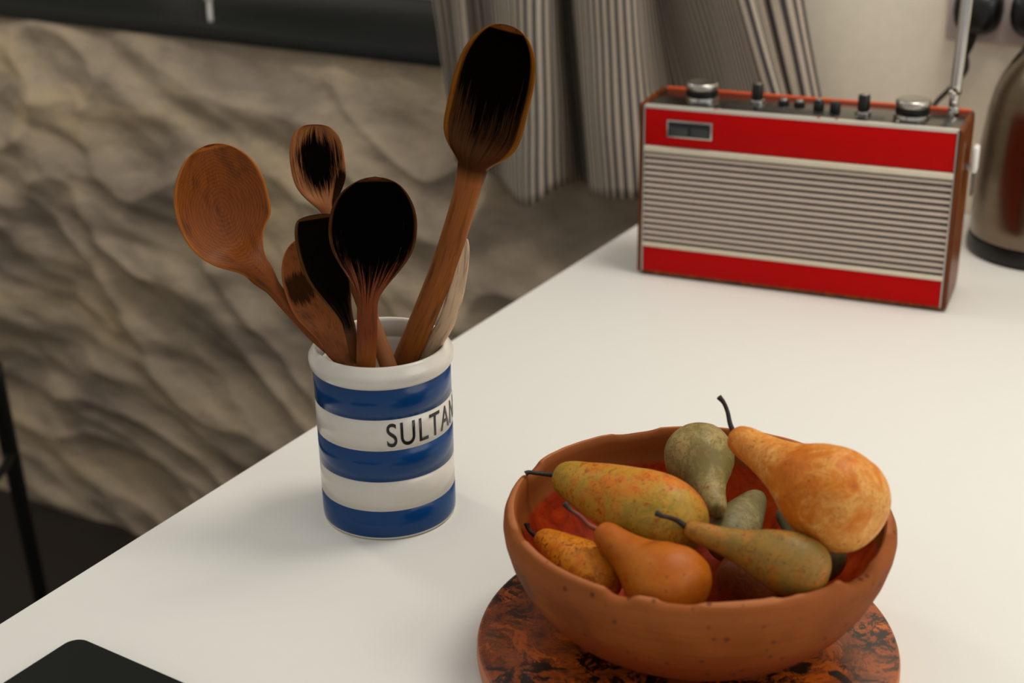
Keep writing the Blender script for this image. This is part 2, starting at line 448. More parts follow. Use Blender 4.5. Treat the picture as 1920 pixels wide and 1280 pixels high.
rel(tube('bracket', [(.3, YW - .07, 2.06), (.3, YW - .02, 2.06), (.3, YW, 2.06)], .008, M['blackmetal'], n=10), cu)

# slim white post standing on the sill
p = at_y(396, 50, YW + .02)
pb = Vector((p.x, YW + .02, 1.09))
sp = empty('window_stay', pb, 'slim white upright stay standing on the dark window sill', 'window stay')
rel(tube('rod', [pb, pb + Vector((.001, 0, .06)), pb + Vector((0, 0, .12)), pb + Vector((0, .0, .30))], [.0042, .0044, .0046, .0046], M['whiteplastic'], n=12), sp)
rel(lathe('collar', [(.0044, .036), (.009, .040), (.013, .048), (.013, .053), (.0044, .054)], M['whiteplastic'], n=20, center=pb), sp)

# ------------------------------------------------------------------ black stool behind the worktop
foot = at_z(92, 1190, 0.0); top = at_z(-14, 690, .64)
cdir = Vector((-.75, -.1, 0)).normalized()
cx = top - Vector((.857, .514, 0)) * .21; cc_ = Vector((cx.x, cx.y, 0))
st = empty('bar_stool', cc_, 'black metal stool on the dark floor left of the worktop', 'stool')
rel(lathe('seat', [(0, .64), (.16, .64), (.17, .648), (.17, .662), (.16, .67), (0, .668)], M['blackmetal'], n=48, center=cc_), st)
ft = foot - cc_; tp = top - cc_
for k in range(4):
    R = Matrix.Rotation(k * pi / 2, 3, 'Z')
    a = R @ Vector((ft.x, ft.y, 0)); b = R @ Vector((tp.x, tp.y, .645))
    rel(tube('leg', [cc_ + a, cc_ + a.lerp(b, .5), cc_ + b], [.012, .014, .015], M['blackmetal'], n=10), st)
rq = Vector((ft.x, ft.y)).lerp(Vector((tp.x, tp.y)), .72).length
zr = .645 * .72
ringp = [cc_ + Vector((rq * cos(a * pi / 12), rq * sin(a * pi / 12), zr)) for a in range(25)]
rel(tube('foot_ring', ringp, .008, M['blackmetal'], n=8, sub=2), st)

# ------------------------------------------------------------------ black tablet at the near left corner
def rounded_slab(name, cx, cy, w, h, r, z0, z1, ang, mat, parent):
    bm = bmesh.new(); pts = []
    for (sx, sy, a0) in ((1, 1, 0), (-1, 1, 90), (-1, -1, 180), (1, -1, 270)):
        for k in range(9):
            a = radians(a0 + k * 90 / 8); pts.append((sx * (w / 2 - r) + r * cos(a), sy * (h / 2 - r) + r * sin(a)))
    ca, sa = cos(ang), sin(ang)
    vs = [bm.verts.new((cx + x * ca - y * sa, cy + x * sa + y * ca, z0)) for x, y in pts]
    f = bm.faces.new(vs); e = bmesh.ops.extrude_face_region(bm, geom=[f])
    for v in e['geom']:
        if isinstance(v, bmesh.types.BMVert): v.co.z = z1
    bmesh.ops.recalc_face_normals(bm, faces=bm.faces)
    ed = [e for e in bm.edges if abs(e.verts[0].co.z - e.verts[1].co.z) < 1e-6]
    bmesh.ops.bevel(bm, geom=ed, offset=(z1 - z0) * .25, segments=2, affect='EDGES')
    o = from_bm(name, bm, mat, None, True, 40)
    return rel(o, parent) if parent else o
# corner at pixel (145,1196): two edges leave it
A = at_z(-40, 1330, TZ + .008); Bc = at_z(143, 1190, TZ + .008); Cc = at_z(360, 1284, TZ + .008)
e1 = (Cc - Bc); e1.z = 0; e1.normalize(); e2 = Vector((e1.y, -e1.x, 0))
wl, hl = .25, .175
ctr = Bc + e1 * (wl / 2) + e2 * (hl / 2)
tb = empty('tablet_computer', (ctr.x, ctr.y, TZ), 'flat black tablet with rounded corners lying at the near left of the worktop', 'tablet')
ang = atan2(e1.y, e1.x)
rounded_slab('body', ctr.x, ctr.y, wl, hl, .012, TZ + .0006, TZ + .0065, ang, M['black'], tb)
def mat_tab():
    a = NT('matt_black_face'); co = a.coord(); f = a.noise(co, 400, 2)
    a.col(a.mix(f, (10, 14, 10), (14, 18, 13))); a.rough(.6); a.spec(.15); return a.m
rounded_slab('screen', ctr.x, ctr.y, wl - .0012, hl - .0012, .0115, TZ + .0064, TZ + .008, ang, mat_tab(), tb)

# ------------------------------------------------------------------ utensil jar
JC = Vector((.1503, .8509, TZ)); JR = .055; JH = .150
jar = empty('utensil_jar', JC, 'blue and white banded ceramic jar lettered SULTAN holding wooden spoons', 'jar')
bands = [(.001, .0268, 'glazeblue'), (.0268, .0527, 'glazewhite'), (.0527, .0804, 'glazeblue'), (.0804, .1067, 'glazewhite'), (.1067, .1326, 'glazeblue')]
# inner and outer body in white glaze; bands as thin glazed rings that sit flush around it
lathe('body', [(0, .001), (.050, .0012), (.0533, .0002), (.0546, .0015), (.0548, .004), (.0548, .134), (.0505, .136), (.0498, .13), (.0498, .012), (.047, .008), (0, .007)], M['glazewhite'], jar, n=128)
for i, (a, b, m) in enumerate(bands):
    ra = .0550
    pr_ = [(ra - .001, a), (ra, a + .0003), (ra, (a + b) / 2), (ra, b - .0003), (ra - .001, b)]
    if i == 0: pr_ = [(.0525, .0008), (.0540, .0012), (.0548, .003), (ra, .006), (ra, b - .0003), (ra - .001, b)]
    ob = lathe('band', pr_, M[m], jar, n=160)
    ob['label'] = 'blue glazed band' if m == 'glazeblue' else 'white glazed band'
lathe('rim', [(.0548, .1322), (.0560, .1335), (.0575, .1365), (.0580, .1400), (.0578, .1425), (.0563, .1450), (.0545, .1475), (.0530, .1496), (.0515, .1503), (.0503, .1496), (.0498, .147), (.0498, .134), (.0548, .1322)], M['glazewhite'], jar, n=160)
def lettering():
    cu = bpy.data.curves.new('t', 'FONT'); cu.body = 'SULTANAS'; cu.size = 1; cu.space_character = 1.12; cu.offset = .004
    to = bpy.data.objects.new('t', cu); COL.objects.link(to)
    dg = bpy.context.evaluated_depsgraph_get(); me = bpy.data.meshes.new_from_object(to.evaluated_get(dg))
    bpy.data.objects.remove(to)
    bm = bmesh.new(); bm.from_mesh(me)
    bmesh.ops.triangulate(bm, faces=bm.faces)
    xs = [v.co.x for v in bm.verts]; x0, x1 = min(xs), max(xs); ys = [v.co.y for v in bm.verts]; y0, y1 = min(ys), max(ys)
    # cut into narrow strips so that it follows the curve
    for k in range(1, 90):
        bmesh.ops.bisect_plane(bm, geom=bm.verts[:] + bm.edges[:] + bm.faces[:], plane_co=(x0 + (x1 - x0) * k / 90, 0, 0), plane_no=(1, 0, 0))
    ex = bmesh.ops.extrude_face_region(bm, geom=bm.faces[:])
    up = {v for v in ex['geom'] if isinstance(v, bmesh.types.BMVert)}
    a_front = atan2(CAM.y - JC.y, CAM.x - JC.x)          # angle facing the camera
    hgt = .0203; L = .0131 * 8
    for v in bm.verts:
        s = (v.co.x - x0) / (x1 - x0) * L; z = .0835 + (v.co.y - y0) / (y1 - y0) * hgt
        a = a_front + radians(.6) + s / JR; r = JR + (.00035 if v in up else -.0001)
        v.co = Vector((r * cos(a), r * sin(a), z))
    return from_bm('lettering', bm, M['ink'], jar)
le = lettering(); le['label'] = 'black condensed capitals reading SULTAN'

# ------------------------------------------------------------------ wooden spoons
def catmull(P, n):
    out = []
    for i in range(len(P) - 1):
        p0 = P[i - 1] if i else P[0] * 2 - P[1]; p1 = P[i]; p2 = P[i + 1]; p3 = P[i + 2] if i + 2 < len(P) else P[-1] * 2 - P[-2]
        for s in range(n):
            t = s / n
            out.append(.5 * ((2 * p1) + (p2 - p0) * t + (2 * p0 - 5 * p1 + 4 * p2 - p3) * t * t + (3 * p1 - p0 - 3 * p2 + p3) * t ** 3))
    out.append(P[-1].copy()); return out

def spoon(name, label, cat, mat, spine, neck_i, Wpx, tm, p_exp, nw, handle_w, exitp, sup=2.0, dish=.006, thick=.004, rimf=.09, hh=.65, turn=0, skew=0, back=1.0, tipw=0, group='wooden utensils in the striped jar', dpow=.55):
    """spine: (px, py, distance along the optical axis) from the tip to the last visible handle point; neck_i: index where the bowl ends"""
    P = [at_d(*q) for q in spine]
    E = at_z(exitp[0], exitp[1], TZ + .145)
    P.append(E)
    dirv = (E - P[-2]).normalized(); k = 0
    if dirv.z > -.3: dirv.z = -.8; dirv.normalize()
    while k < .16:
        q = E + dirv * (k + .004)
        if q.z < TZ + .014 or Vector((q.x - JC.x, q.y - JC.y)).length > .0405: break
        k += .004
    if k > .02: P.append(E + dirv * k * .5)
    P.append(E + dirv * max(k, .012))
    n = 14; C = catmull(P, n)
    L = [0]
    for a, b in zip(C, C[1:]): L.append(L[-1] + (b - a).length)
    Ln = L[neck_i * n]; Lt = L[-1]
    def at(s):
        s = max(0, min(Lt, s))
        for i in range(len(L) - 1):
            if L[i + 1] >= s: break
        t = (s - L[i]) / max(1e-9, L[i + 1] - L[i]); return C[i].lerp(C[i + 1], t)
    rings = [(1 - cos(pi / 2 * i / 26)) * Ln * .5 for i in range(26)] + [Ln * .5 + Ln * .5 * i / 22 for i in range(22)] + [Ln + (Lt - Ln) * i / 26 for i in range(27)]
    m2 = 44
    vs, uv, dsh, rm = [], [], [], []
    mpp = spine[0][2] / FPX
    for s in rings:
        c = at(s); t = (at(s + .003) - at(s - .003)).normalized()
        view = (CAM - c).normalized(); x = t.cross(view).normalized(); x = Matrix.Rotation(turn, 3, t) @ x; nrm = x.cross(t).normalized()
        if nrm.dot(view) < 0: nrm = -nrm
        tt = s / Ln
        if tt <= 1:
            if tt < tm: w = (Wpx - tipw) * (1 - (1 - tt / tm) ** sup) ** (1 / sup) + tipw * (1 - (1 - min(1, tt / .03)) ** 2) ** .5
            else:
                q = (tt - tm) / (1 - tm); w = nw + (Wpx - nw) * (.5 + .5 * cos(pi * q ** p_exp))
            w *= mpp
            sh = max(0, 1 - ((tt - .47) / .53) ** 2) ** dpow
            D = dish * sh; B = (dish * back * sh + thick) * min(1, sqrt(tt * 12) + .0) if tt < .084 else dish * back * sh + thick
            hb = max(0, (tt - .72) / .28); hb = hb * hb * (3 - 2 * hb)
        else:
            q = (s - Ln) / (Lt - Ln)
            qs = [0, .35, 1]; w = (handle_w[0] + (handle_w[1] - handle_w[0]) * min(1, q * 1.6)) * mpp
            w0 = nw * mpp; f = min(1, (s - Ln) / .02); f = f * f * (3 - 2 * f); w = w0 + (w - w0) * f
            D = 0; B = thick; hb = 1
        w = max(w, .00025); hth = max(thick * .5, w * hh)
        for j in range(m2):
            a = 2 * pi * j / m2; xx = cos(a); 
            if sin(a) >= 0:   # front
                r0 = 1 - rimf if tt < 1 else .9
                e = abs(xx) / r0
                zf = -D * (1 - e * e) if e < 1 else 0
                edge = -.0008 * max(0, (abs(xx) - (1 - rimf * .4)) / (rimf * .4)) ** 2 if tt < 1 else 0
                z = (zf + edge) * (1 - hb) + hb * hth * sin(a)
                front = 1.0
            else:
                z = -(B * (1 - hb) + hth * hb) * abs(sin(a)) ** (.8)
                front = 0.0
            if tt < .03: z *= 1
            vs.append(c + x * (xx * w) + nrm * z + x * skew * (z))
            uv.append((xx, s / Lt)); dsh.append(front if tt < 1.02 else 0.0)
            e = abs(xx); rmv = 1.0 if (tt < 1 and front and e > 1 - rimf * 1.15) else 0.0
            if tt < .035 and front: rmv = 1.0
            rm.append(rmv)
    nr = len(rings); fs = []
    for i in range(nr - 1):
        for j in range(m2):
            k2 = (j + 1) % m2; fs.append((i * m2 + j, i * m2 + k2, (i + 1) * m2 + k2, (i + 1) * m2 + j))
    fs.append(tuple(range(m2))[::-1]); fs.append(tuple((nr - 1) * m2 + j for j in range(m2)))
    # whole mesh first for its normals, then bowl and handle as separate parts
    me = bpy.data.meshes.new('tmp'); me.from_pydata([tuple(v) for v in vs], [], fs)
    bm = bmesh.new(); bm.from_mesh(me); bmesh.ops.recalc_face_normals(bm, faces=bm.faces); bm.verts.ensure_lookup_table(); bm.normal_update()
    flip = False
    N = [v.normal.copy() for v in bm.verts]; fl = [tuple(v.index for v in f.verts) for f in bm.faces]; bm.free(); bpy.data.meshes.remove(me)
    tail = C[-1]
    root = empty(name, (tail.x, tail.y, tail.z), label, cat, group)
    cut = 48
    for part, lo, hi in (('bowl', 0, cut), ('handle', cut, nr - 1)):
        i0, i1 = lo * m2, (hi + 1) * m2
        f2 = [tuple(v - i0 for v in f) for f in fl if all(i0 <= v < i1 for v in f)]
        o = link(part, [vs[i] for i in range(i0, i1)], f2, mat, None, True, uvs=uv[i0:i1], attrs={'dish': dsh[i0:i1], 'rim': rm[i0:i1]})
        o.data.normals_split_custom_set_from_vertices([tuple(N[i]) for i in range(i0, i1)])
        rel(o, root)
    return root

mA = mat_spoon('honey_wood', (123, 62, 4), (95, 42, 2), None, rim=(164, 92, 24), rings=True)
spoon('wooden_spoon', 'large round honey-brown wooden spoon leaning left out of the jar, leftmost', 'spoon', mA,
      [(393, 271, 1.095), (402, 310, 1.10), (418, 385, 1.115), (440, 450, 1.122), (486, 508, 1.128), (535, 566, 1.133), (592, 628, 1.136)], 4, 92, .47, 1.35, 26, (15, 14), (645, 674),
      dish=.0085, thick=.0045, rimf=.06, turn=-.22, hh=.7, sup=2.1)
mB = mat_spoon('scorched_small_spoon_wood', (142, 84, 32), (99, 51, 15), [(0, .13, .80, .105, 1, .75), (-.85, .27, .35, .10, .95, .4)], charcol=(7, 5, 4), dirty=(.0, .35, (140, 84, 44)))
spoon('wooden_spoon', 'small wooden spoon with a scorched and cracked bowl rising at the back of the jar', 'spoon', mB,
      [(590, 233, 1.13), (591, 260, 1.13), (596, 310, 1.132), (606, 362, 1.134), (618, 400, 1.135), (645, 470, 1.136), (680, 562, 1.137)], 4, 51, .40, 1.7, 14, (13, 16), (723, 672),
      dish=.004, thick=.004, rimf=.12, sup=2.4, tipw=8)
mE = mat_spoon('russet_spatula_wood', (122, 63, 11), (88, 41, 5), [(.45, .30, .5, .10, .85, .7)], charcol=(18, 10, 4), rim=(150, 80, 24), grain=1.3)
spoon('wooden_spatula', 'broad russet wooden paddle low at the left front of the jar', 'spatula', mE,
      [(566, 446, 1.128), (576, 490, 1.128), (591, 545, 1.128), (613, 600, 1.129), (630, 642, 1.130)], 4, 55, .42, 1.6, 27, (22, 14), (649, 678),
      dish=.003, thick=.0035, rimf=.07, sup=2.1, hh=.35)
mD = mat_spoon('blackened_spoon_wood', (92, 52, 18), (54, 30, 10), [(0, .12, 1.6, .27, .98, .6)], charcol=(5, 5, 4), rim=(86, 56, 28), dirty=(.36, .5, (112, 64, 22)))
spoon('wooden_spoon', 'blackened cracked wooden spoon half hidden behind the dark front spoon', 'spoon', mD,
      [(590, 402, 1.100), (597, 440, 1.101), (612, 500, 1.104), (634, 558, 1.109), (654, 610, 1.114)], 4, 46, .30, 1.3, 12, (10, 9), (667, 676),
      dish=.003, thick=.004, rimf=.08, sup=2.5, tipw=20)
mC = mat_spoon('burnt_front_spoon_wood', (122, 53, 10), (84, 40, 6), [(0, .09, 1.4, .215, 1, .6), (0.1, .0, 1.5, .16, 1, .2)], charcol=(4, 4, 4), rim=(80, 46, 24), dirty=(.42, .52, (150, 84, 34)))
spoon('wooden_spoon', 'dark burnt round wooden spoon standing at the front centre of the jar', 'spoon', mC,
      [(703, 332, 1.060), (703, 365, 1.064), (699, 430, 1.075), (694, 505, 1.086), (689, 570, 1.096), (688, 625, 1.107)], 4, 84, .40, 1.25, 20, (20, 19), (686, 682),
      dish=.008, thick=.0035, rimf=.05, sup=2.1)
mF = mat_spoon('ladle_wood', (149, 85, 28), (103, 50, 9), [(0, .22, 1.4, .26, .82, .35), (0, .03, 1.3, .17, 1, .6)], charcol=(7, 4, 2), rim=(122, 72, 16), dirty=(.62, .85, (112, 66, 26)))
spoon('wooden_spoon', 'largest wooden spoon with a deep scorched oval bowl leaning right out of the jar', 'spoon', mF,
      [(952, 47, 1.055), (941, 90, 1.058), (922, 165, 1.064), (903, 245, 1.072), (886, 314, 1.082), (868, 385, 1.092), (835, 490, 1.110), (800, 580, 1.127)], 4, 78, .44, 3.4, 30, (25, 26), (768, 655),
      dish=.014, thick=.005, rimf=.09, hh=.75, turn=.16, sup=2.25, dpow=.4)
mG = mat_spoon('pale_beech', (206, 178, 146), (184, 150, 116), None, dirty=(.5, .85, (176, 126, 82)))
spoon('wooden_spatula', 'pale beech spatula handle resting against the largest spoon in the jar', 'spatula', mG,
      [(869, 446, 1.100), (868, 475, 1.104), (862, 520, 1.112), (850, 565, 1.121), (834, 610, 1.131)], 3, 13, .5, 1.0, 16, (16, 17), (806, 653),
      dish=.0003, thick=.006, rimf=.5, hh=.55, sup=2.5, tipw=5)

# ------------------------------------------------------------------ round board and bowl
BC = Vector((.4518, .7804, TZ))
bd = empty('round_board', BC, 'round burr-patterned brown board under the terracotta bowl', 'board')
lathe('board_top', [(0, .0155), (.1425, .0155), (.1436, .0158), (.1436, .0160), (.142, .0164), (0, .0164)], M['burl'], bd, n=160)
lathe('board_edge', [(0, .001), (.1415, .001), (.1440, .003), (.1448, .008), (.1446, .0135), (.1436, .0158), (.14, .0155), (0, .0154)], M['burledge'], bd, n=160)

WC = Vector((.4502, .7968, TZ + .0165))
bowl = empty('fruit_bowl', WC, 'chipped terracotta bowl full of pears on the round board', 'bowl')
vth = atan2(FW.y, FW.x)
CH = [(radians(a), w, d) for a, w, d in ((-58, 14, .0030), (-47, 9, .0060), (-30, 9, .0020), (30, 5, .003), (12, 7, .0022), (118, 6, .003), (165, 9, .002), (205, 4, .003), (-20, 5, .0015), (75, 5, .002))]
def chip(a):
    s = 0
    for c, w, d in CH:
        q = (a - c + pi) % (2 * pi) - pi; e = max(0, 1 - (abs(q) / radians(w)) ** 3); s = max(s, d * e)
    return s
def bowlmod(r, z, a):
    da = a - vth
    r2 = r * (1 - .020 * cos(2 * da)) * (1 + .006 * sin(a * 2 + 1) + .003 * sin(5 * a))
    zz = z
    if z > .080:
        k = (z - .080) / .015
        rel_ = (a - (vth + pi) + pi) % (2 * pi) - pi
        zz = z - k * (chip(-rel_) * 1.25 + .0012 * (1 + sin(3 * a + .5)) * .6) + k * .0007 * noise.noise(Vector((cos(a) * 9, sin(a) * 9, z * 50)))
    return r2, zz
lathe('outer_wall', [(0, .002), (.053, .002), (.056, 0), (.062, .0005), (.066, .0025), (.075, .0065), (.087, .0125), (.099, .0215), (.1090, .0325), (.1180, .0465), (.1242, .061), (.1277, .074), (.1287, .082), (.1282, .088), (.1266, .0922), (.1248, .0946), (.1228, .0954), (.1215, .0953)], M['terra'], bowl, n=240, mod=bowlmod)
lathe('inner_wall', [(.1215, .0953), (.1202, .0942), (.1194, .089), (.1190, .080), (.1182, .074), (.1165, .070), (.1140, .064), (.108, .053), (.098, .041), (.084, .030), (.064, .019), (.04, .0135), (0, .012)], M['glazein'], bowl, n=240, mod=bowlmod)

# ------------------------------------------------------------------ pears
PROF = {'bosc': [(0, .08), (.012, .20), (.04, .28), (.1, .34), (.2, .385), (.3, .46), (.42, .60), (.55, .82), (.68, .98), (.76, 1.0), (.86, .94), (.94, .74), (.98, .48), (.995, .2), (.985, .02)],
        'slim': [(0, .12), (.012, .28), (.04, .40), (.1, .50), (.2, .61), (.32, .74), (.45, .87), (.58, .97), (.68, 1.), (.8, .95), (.9, .78), (.965, .5), (.99, .2), (.98, .02)]}
def pear(label, mat, A, B, R, kind, stalk=None, bend=(0, 0), stalkmat=None, lump=.03, seed=0):
    A = Vector(A) + Vector((0, 0, 0)); B = Vector(B); ax = (B - A); L = ax.length; t = ax / L
    view = (CAM - (A + B) / 2).normalized(); x = t.cross(view).normalized(); nz = x.cross(t)
    prof = PROF[kind]; ring = []
    pv = [Vector((q[0], q[1], 0)) for q in prof]; C = catmull(pv, 4)
    root = empty('pear', (A + B) / 2 - Vector((0, 0, R)), label, 'pear', 'pears in the terracotta bowl')
    vs, fs = [], []; n = 48
    for i, c in enumerate(C):
        s = c.x; r = max(.0004, c.y * R)
        off = x * (bend[0] * R * (1 - s) ** 2) + nz * (bend[1] * R * (1 - s) ** 2)
        for j in range(n):
            a = 2 * pi * j / n; q = Vector((cos(a) * c.y, sin(a) * c.y, s * 2.2 + seed * 3.1))
            k = 1 + lump * noise.noise(q * 1.6) + lump * .3 * noise.noise(q * 5)
            vs.append(A + t * (L * s) + off + (x * cos(a) + nz * sin(a)) * (r * k))
    m = len(C)
    for i in range(m - 1):
        for j in range(n):
            k = (j + 1) % n; fs.append((i * n + k, i * n + j, (i + 1) * n + j, (i + 1) * n + k))
    fs.append(tuple(range(n))); fs.append(tuple((m - 1) * n + j for j in range(n))[::-1])
    rel(link('flesh', vs, fs, mat), root)
    if stalk:
        base = A + x * (bend[0] * R) + nz * (bend[1] * R)
        dep = (base - CAM).dot(FW)
        pts = [base + t * .002] + [at_d(px, py, dep + dz) for px, py, dz in stalk]
        k = len(pts); rads = [.0021, .0017] + [.0015] * (k - 3) + [.0021]
        rel(tube('stalk', pts, rads[:k], stalkmat or M['stalk'], n=10), root)
    return root
pear('plump golden pear on top at the back right with an upright curved stalk', mat_pear('golden_pear', (178, 88, 12), (202, 114, 24), (222, 160, 78), (156, 70, 8), .47, 1, fleck=.55),
     (.4598, .8306, 1.1012), (.5742, .7836, 1.0890), .0330, 'bosc', [(1369, 795, 0), (1364, 772, .001), (1357, 755, 0), (1348, 744, -.001)], bend=(0, 0), seed=1)
pear('long mottled yellow-green pear at the left with its stalk over the rim', mat_pear('yellow_green_pear', (134, 116, 34), (178, 134, 42), (200, 106, 12), (135, 65, 5), .49, 2, fleck=.85),
     (.3480, .7852, 1.0627), at_d(1316, 996, 0.936), .0272, 'slim', [(1028, 889, 0), (1008, 887, 0), (992, 885, 0), (985, 888, 0)], bend=(0, 0), seed=2)
pear('greenish pear at the back with its neck pointing to the viewer', mat_pear('russet_green_pear', (116, 102, 54), (156, 138, 84), (164, 108, 44), (110, 61, 15), .52, 3, fleck=.6),
     (.4550, .8204, 1.0441), (.4065, .8864, 1.0608), .0253, 'bosc', None, seed=3)
pear('smooth orange-brown pear at the front left with a reddish stalk', mat_pear('smooth_orange_pear', (158, 77, 4), (167, 85, 6), (178, 98, 9), (129, 53, 4), .5, 4, fleck=.16),
     (.4098, .7297, 1.0648), at_d(1304, 1140, (Vector((.5024, .7068, 1.0683)) - CAM).dot(FW) + .019), .0284, 'bosc', [(1105, 985, 0), (1088, 968, 0), (1070, 956, 0), (1058, 943, 0)], stalkmat=M['stalk_red'], seed=4)
pear('slender olive and brown pear lying at the front right', mat_pear('olive_brown_pear', (120, 100, 46), (150, 108, 40), (178, 102, 22), (103, 61, 15), .5, 5, blush=(162, 90, 15)),
     (.4644, .7443, 1.0742), (.5574, .7567, 1.0590), .0203, 'bosc', [(1272, 977, -.004), (1255, 970, -.010), (1242, 967, -.013), (1231, 962, -.015)], seed=5)
pear('speckled bright orange pear low against the left wall of the bowl', mat_pear('speckled_orange_pear', (196, 103, 8), (213, 133, 25), (186, 84, 8), (124, 36, 0), .5, 6, fleck=1.0),
     (.3535, .7502, 1.0323), (.4294, .7137, 1.0339), .0192, 'slim', [(1004, 1004, -.001), (996, 998, -.002), (990, 990, -.002), (987, 980, -.002)], seed=6)
pear('short grey-green pear tucked in the middle with its stalk to the back', mat_pear('grey_green_pear', (112, 104, 66), (146, 132, 92), (160, 104, 42), (99, 72, 32), .55, 7),
     (.4556, .8968, 1.0206), (.4612, .8131, 1.0207), .0184, 'slim', [(1418, 945, -.004), (1424, 930, -.008)], seed=7)
pear('dull green pear deep under the golden pear', mat_pear('dull_green_pear', (77, 78, 59), (90, 87, 63), (105, 84, 49), (63, 52, 28), .52, 8),
     (.4819, .8746, 1.0254), (.5390, .8100, 1.0330), .0200, 'bosc', None, seed=8)
pear('orange-red pear at the bottom beneath the slender olive pear', mat_pear('deep_orange_pear', (141, 67, 19), (152, 80, 29), (128, 67, 24), (96, 40, 11), .5, 9),
     at_z(1452, 1020, 1.018), at_z(1378, 1122, 1.012), .0215, 'slim', None, seed=9)

# ------------------------------------------------------------------ radio
RB = Vector((.0877, 1.4515, TZ)); RA = radians(7.844); RW, RH, RD = .3418, .2034, .088
rad = empty('portable_radio', RB, 'red fronted vintage portable radio with wooden case and grey ribbed grille', 'radio', rz=RA)
Z0 = .004
# wooden wrap: bottom, two cheeks, back
def cheek(x0, x1):
    bm = bmesh.new(); pts = []
    yb, yf = RD + .004, -.0015; r1, r2 = .018, .005
    for (cx_, cz_, a0, r) in ((yb - .016, RH - .013, 0, .016), (yf + r2, RH - r2 + .002, 90, r2), (yf + r2, Z0 - .002 + r2, 180, r2), (yb - r1, Z0 - .002 + r1, 270, r1)):
        for k in range(7):
            a = radians(a0 + k * 15); pts.append((cx_ + r * cos(a), cz_ + r * sin(a)))
    vs = [bm.verts.new((x0, y, z)) for y, z in pts]; f = bm.faces.new(vs); e = bmesh.ops.extrude_face_region(bm, geom=[f])
    for v in e['geom']:
        if isinstance(v, bmesh.types.BMVert): v.co.x = x1
    bmesh.ops.recalc_face_normals(bm, faces=bm.faces)
    bmesh.ops.bevel(bm, geom=[e for e in bm.edges if abs(e.verts[0].co.x - e.verts[1].co.x) < 1e-6], offset=.0015, segments=2, affect='EDGES')
    return from_bm('side_cheek', bm, M['teak'], rad, True, 40)
cheek(-.0060, -.0005); cheek(RW + .0015, RW + .0068)
box('base_panel', (-.001, RW + .002, .0, RD + .002, Z0 - .0022, Z0 + .004), M['teak'], rad, bev=.001)
box('back_panel', (-.001, RW + .002, RD - .003, RD + .003, Z0, RH + .0016), M['orange'], rad, bev=.001)['label'] = 'orange-red back panel edge'
box('chassis', (0, RW + .001, .004, RD - .003, Z0 + .004, RH - .004), M['grille_back'], rad)
H = RH - Z0
def zf(t): return RH - t * H
box('front_panel', (.0010, RW - .0005, -.0005, .006, zf(.228), RH - .0012), M['red'], rad, bev=.001)['label'] = 'upper red panel'
box('front_panel', (.0010, RW - .0005, -.0005, .006, Z0 + .002, zf(.840)), M['red'], rad, bev=.001)['label'] = 'lower red panel'
box('trim_strip', (.0005, RW, -.003, .004, zf(.268), zf(.232)), M['ivory'], rad, bev=.0014)['label'] = 'ivory strip above the grille'
box('trim_strip', (.0005, RW, -.003, .004, zf(.838), zf(.812)), M['ivory'], rad, bev=.0014)['label'] = 'ivory strip below the grille'
for x0, x1 in ((-.0008, .0010), (RW - .0005, RW + .0013)): box('edge_trim', (x0, x1, -.0015, .004, Z0 + .001, RH), M['alu'], rad, bev=.0004)
ns = 15; za, zb = zf(.272), zf(.806); pitch = (za - zb) / ns
sl = None
for k in range(ns):
    zc = za - (k + .5) * pitch
    if sl is None:
        bm = bmesh.new(); pr2 = []
        for a in range(9):
            q = pi * a / 8; pr2.append((.0045 - .0058 * sin(q) ** .7, cos(q) * pitch * .31))
        vsx = [[bm.verts.new((x, y, z)) for y, z in pr2] for x in (.0012, RW - .0008)]
        for a in range(8): bm.faces.new((vsx[0][a], vsx[1][a], vsx[1][a + 1], vsx[0][a + 1]))
        bm.faces.new(vsx[0]); bm.faces.new(vsx[1][::-1]); bm.faces.new((vsx[0][0], vsx[0][8], vsx[1][8], vsx[1][0]))
        sl = from_bm('grille_slat', bm, M['slat'], rad, True, 50); sl.location.z = zc
    else:
        c = sl.copy(); COL.objects.link(c); c.location.z = zc
# badge
bg_ = box('badge', (.0270, .0798, -.0032, .0, .1690, .1892), M['alu'], rad, bev=.0008); bg_['label'] = 'small silver framed badge'
box('badge_inlay', (.0292, .0776, -.0040, -.003, .1712, .1870), M['black'], bg_)
def cell(x0, x1): box('badge_cell', (x0, x1, -.0046, -.0038, .1728, .1818), simple('dark_grey_inlay', (46, 50, 50), .4), bg_, bev=.0003)
cell(.0310, .0520); cell(.0556, .0756)
# top plate and controls
tp = box('top_plate', (-.0003, RW + .0010, .0065, RD - .003, RH - .004, RH - .0004), M['topplate'], rad, bev=.0006)
box('front_lip', (-.0003, RW + .0010, -.0012, .0066, RH - .0035, RH + .0006), M['lip'], rad, bev=.001)['label'] = 'bright metal lip along the front of the top'
def dial(x, y):
    k = lathe('dial_knob', [(0, 0), (.0190, 0), (.0196, .001), (.0190, .0045), (.0172, .0052), (0, .0052)], M['chrome'], rad, n=64, loc=(x, y, RH - .0004), sharp=40)
    lathe('knob_skirt', [(0, .0050), (.0178, .0050), (.0184, .0060), (.0180, .0115), (.016, .0120), (0, .012)], M['black'], k, n=64, sharp=40)
    lathe('knob_cap', [(0, .0115), (.0158, .0115), (.0180, .0125), (.0184, .0150), (.0184, .0185), (.0172, .0200), (.0155, .0204), (.0140, .0196), (.0, .0188)], M['alu'], k, n=64, sharp=50)
    k['label'] = 'large silver dial knob'
dial(.0530, .046); dial(.2885, .040)
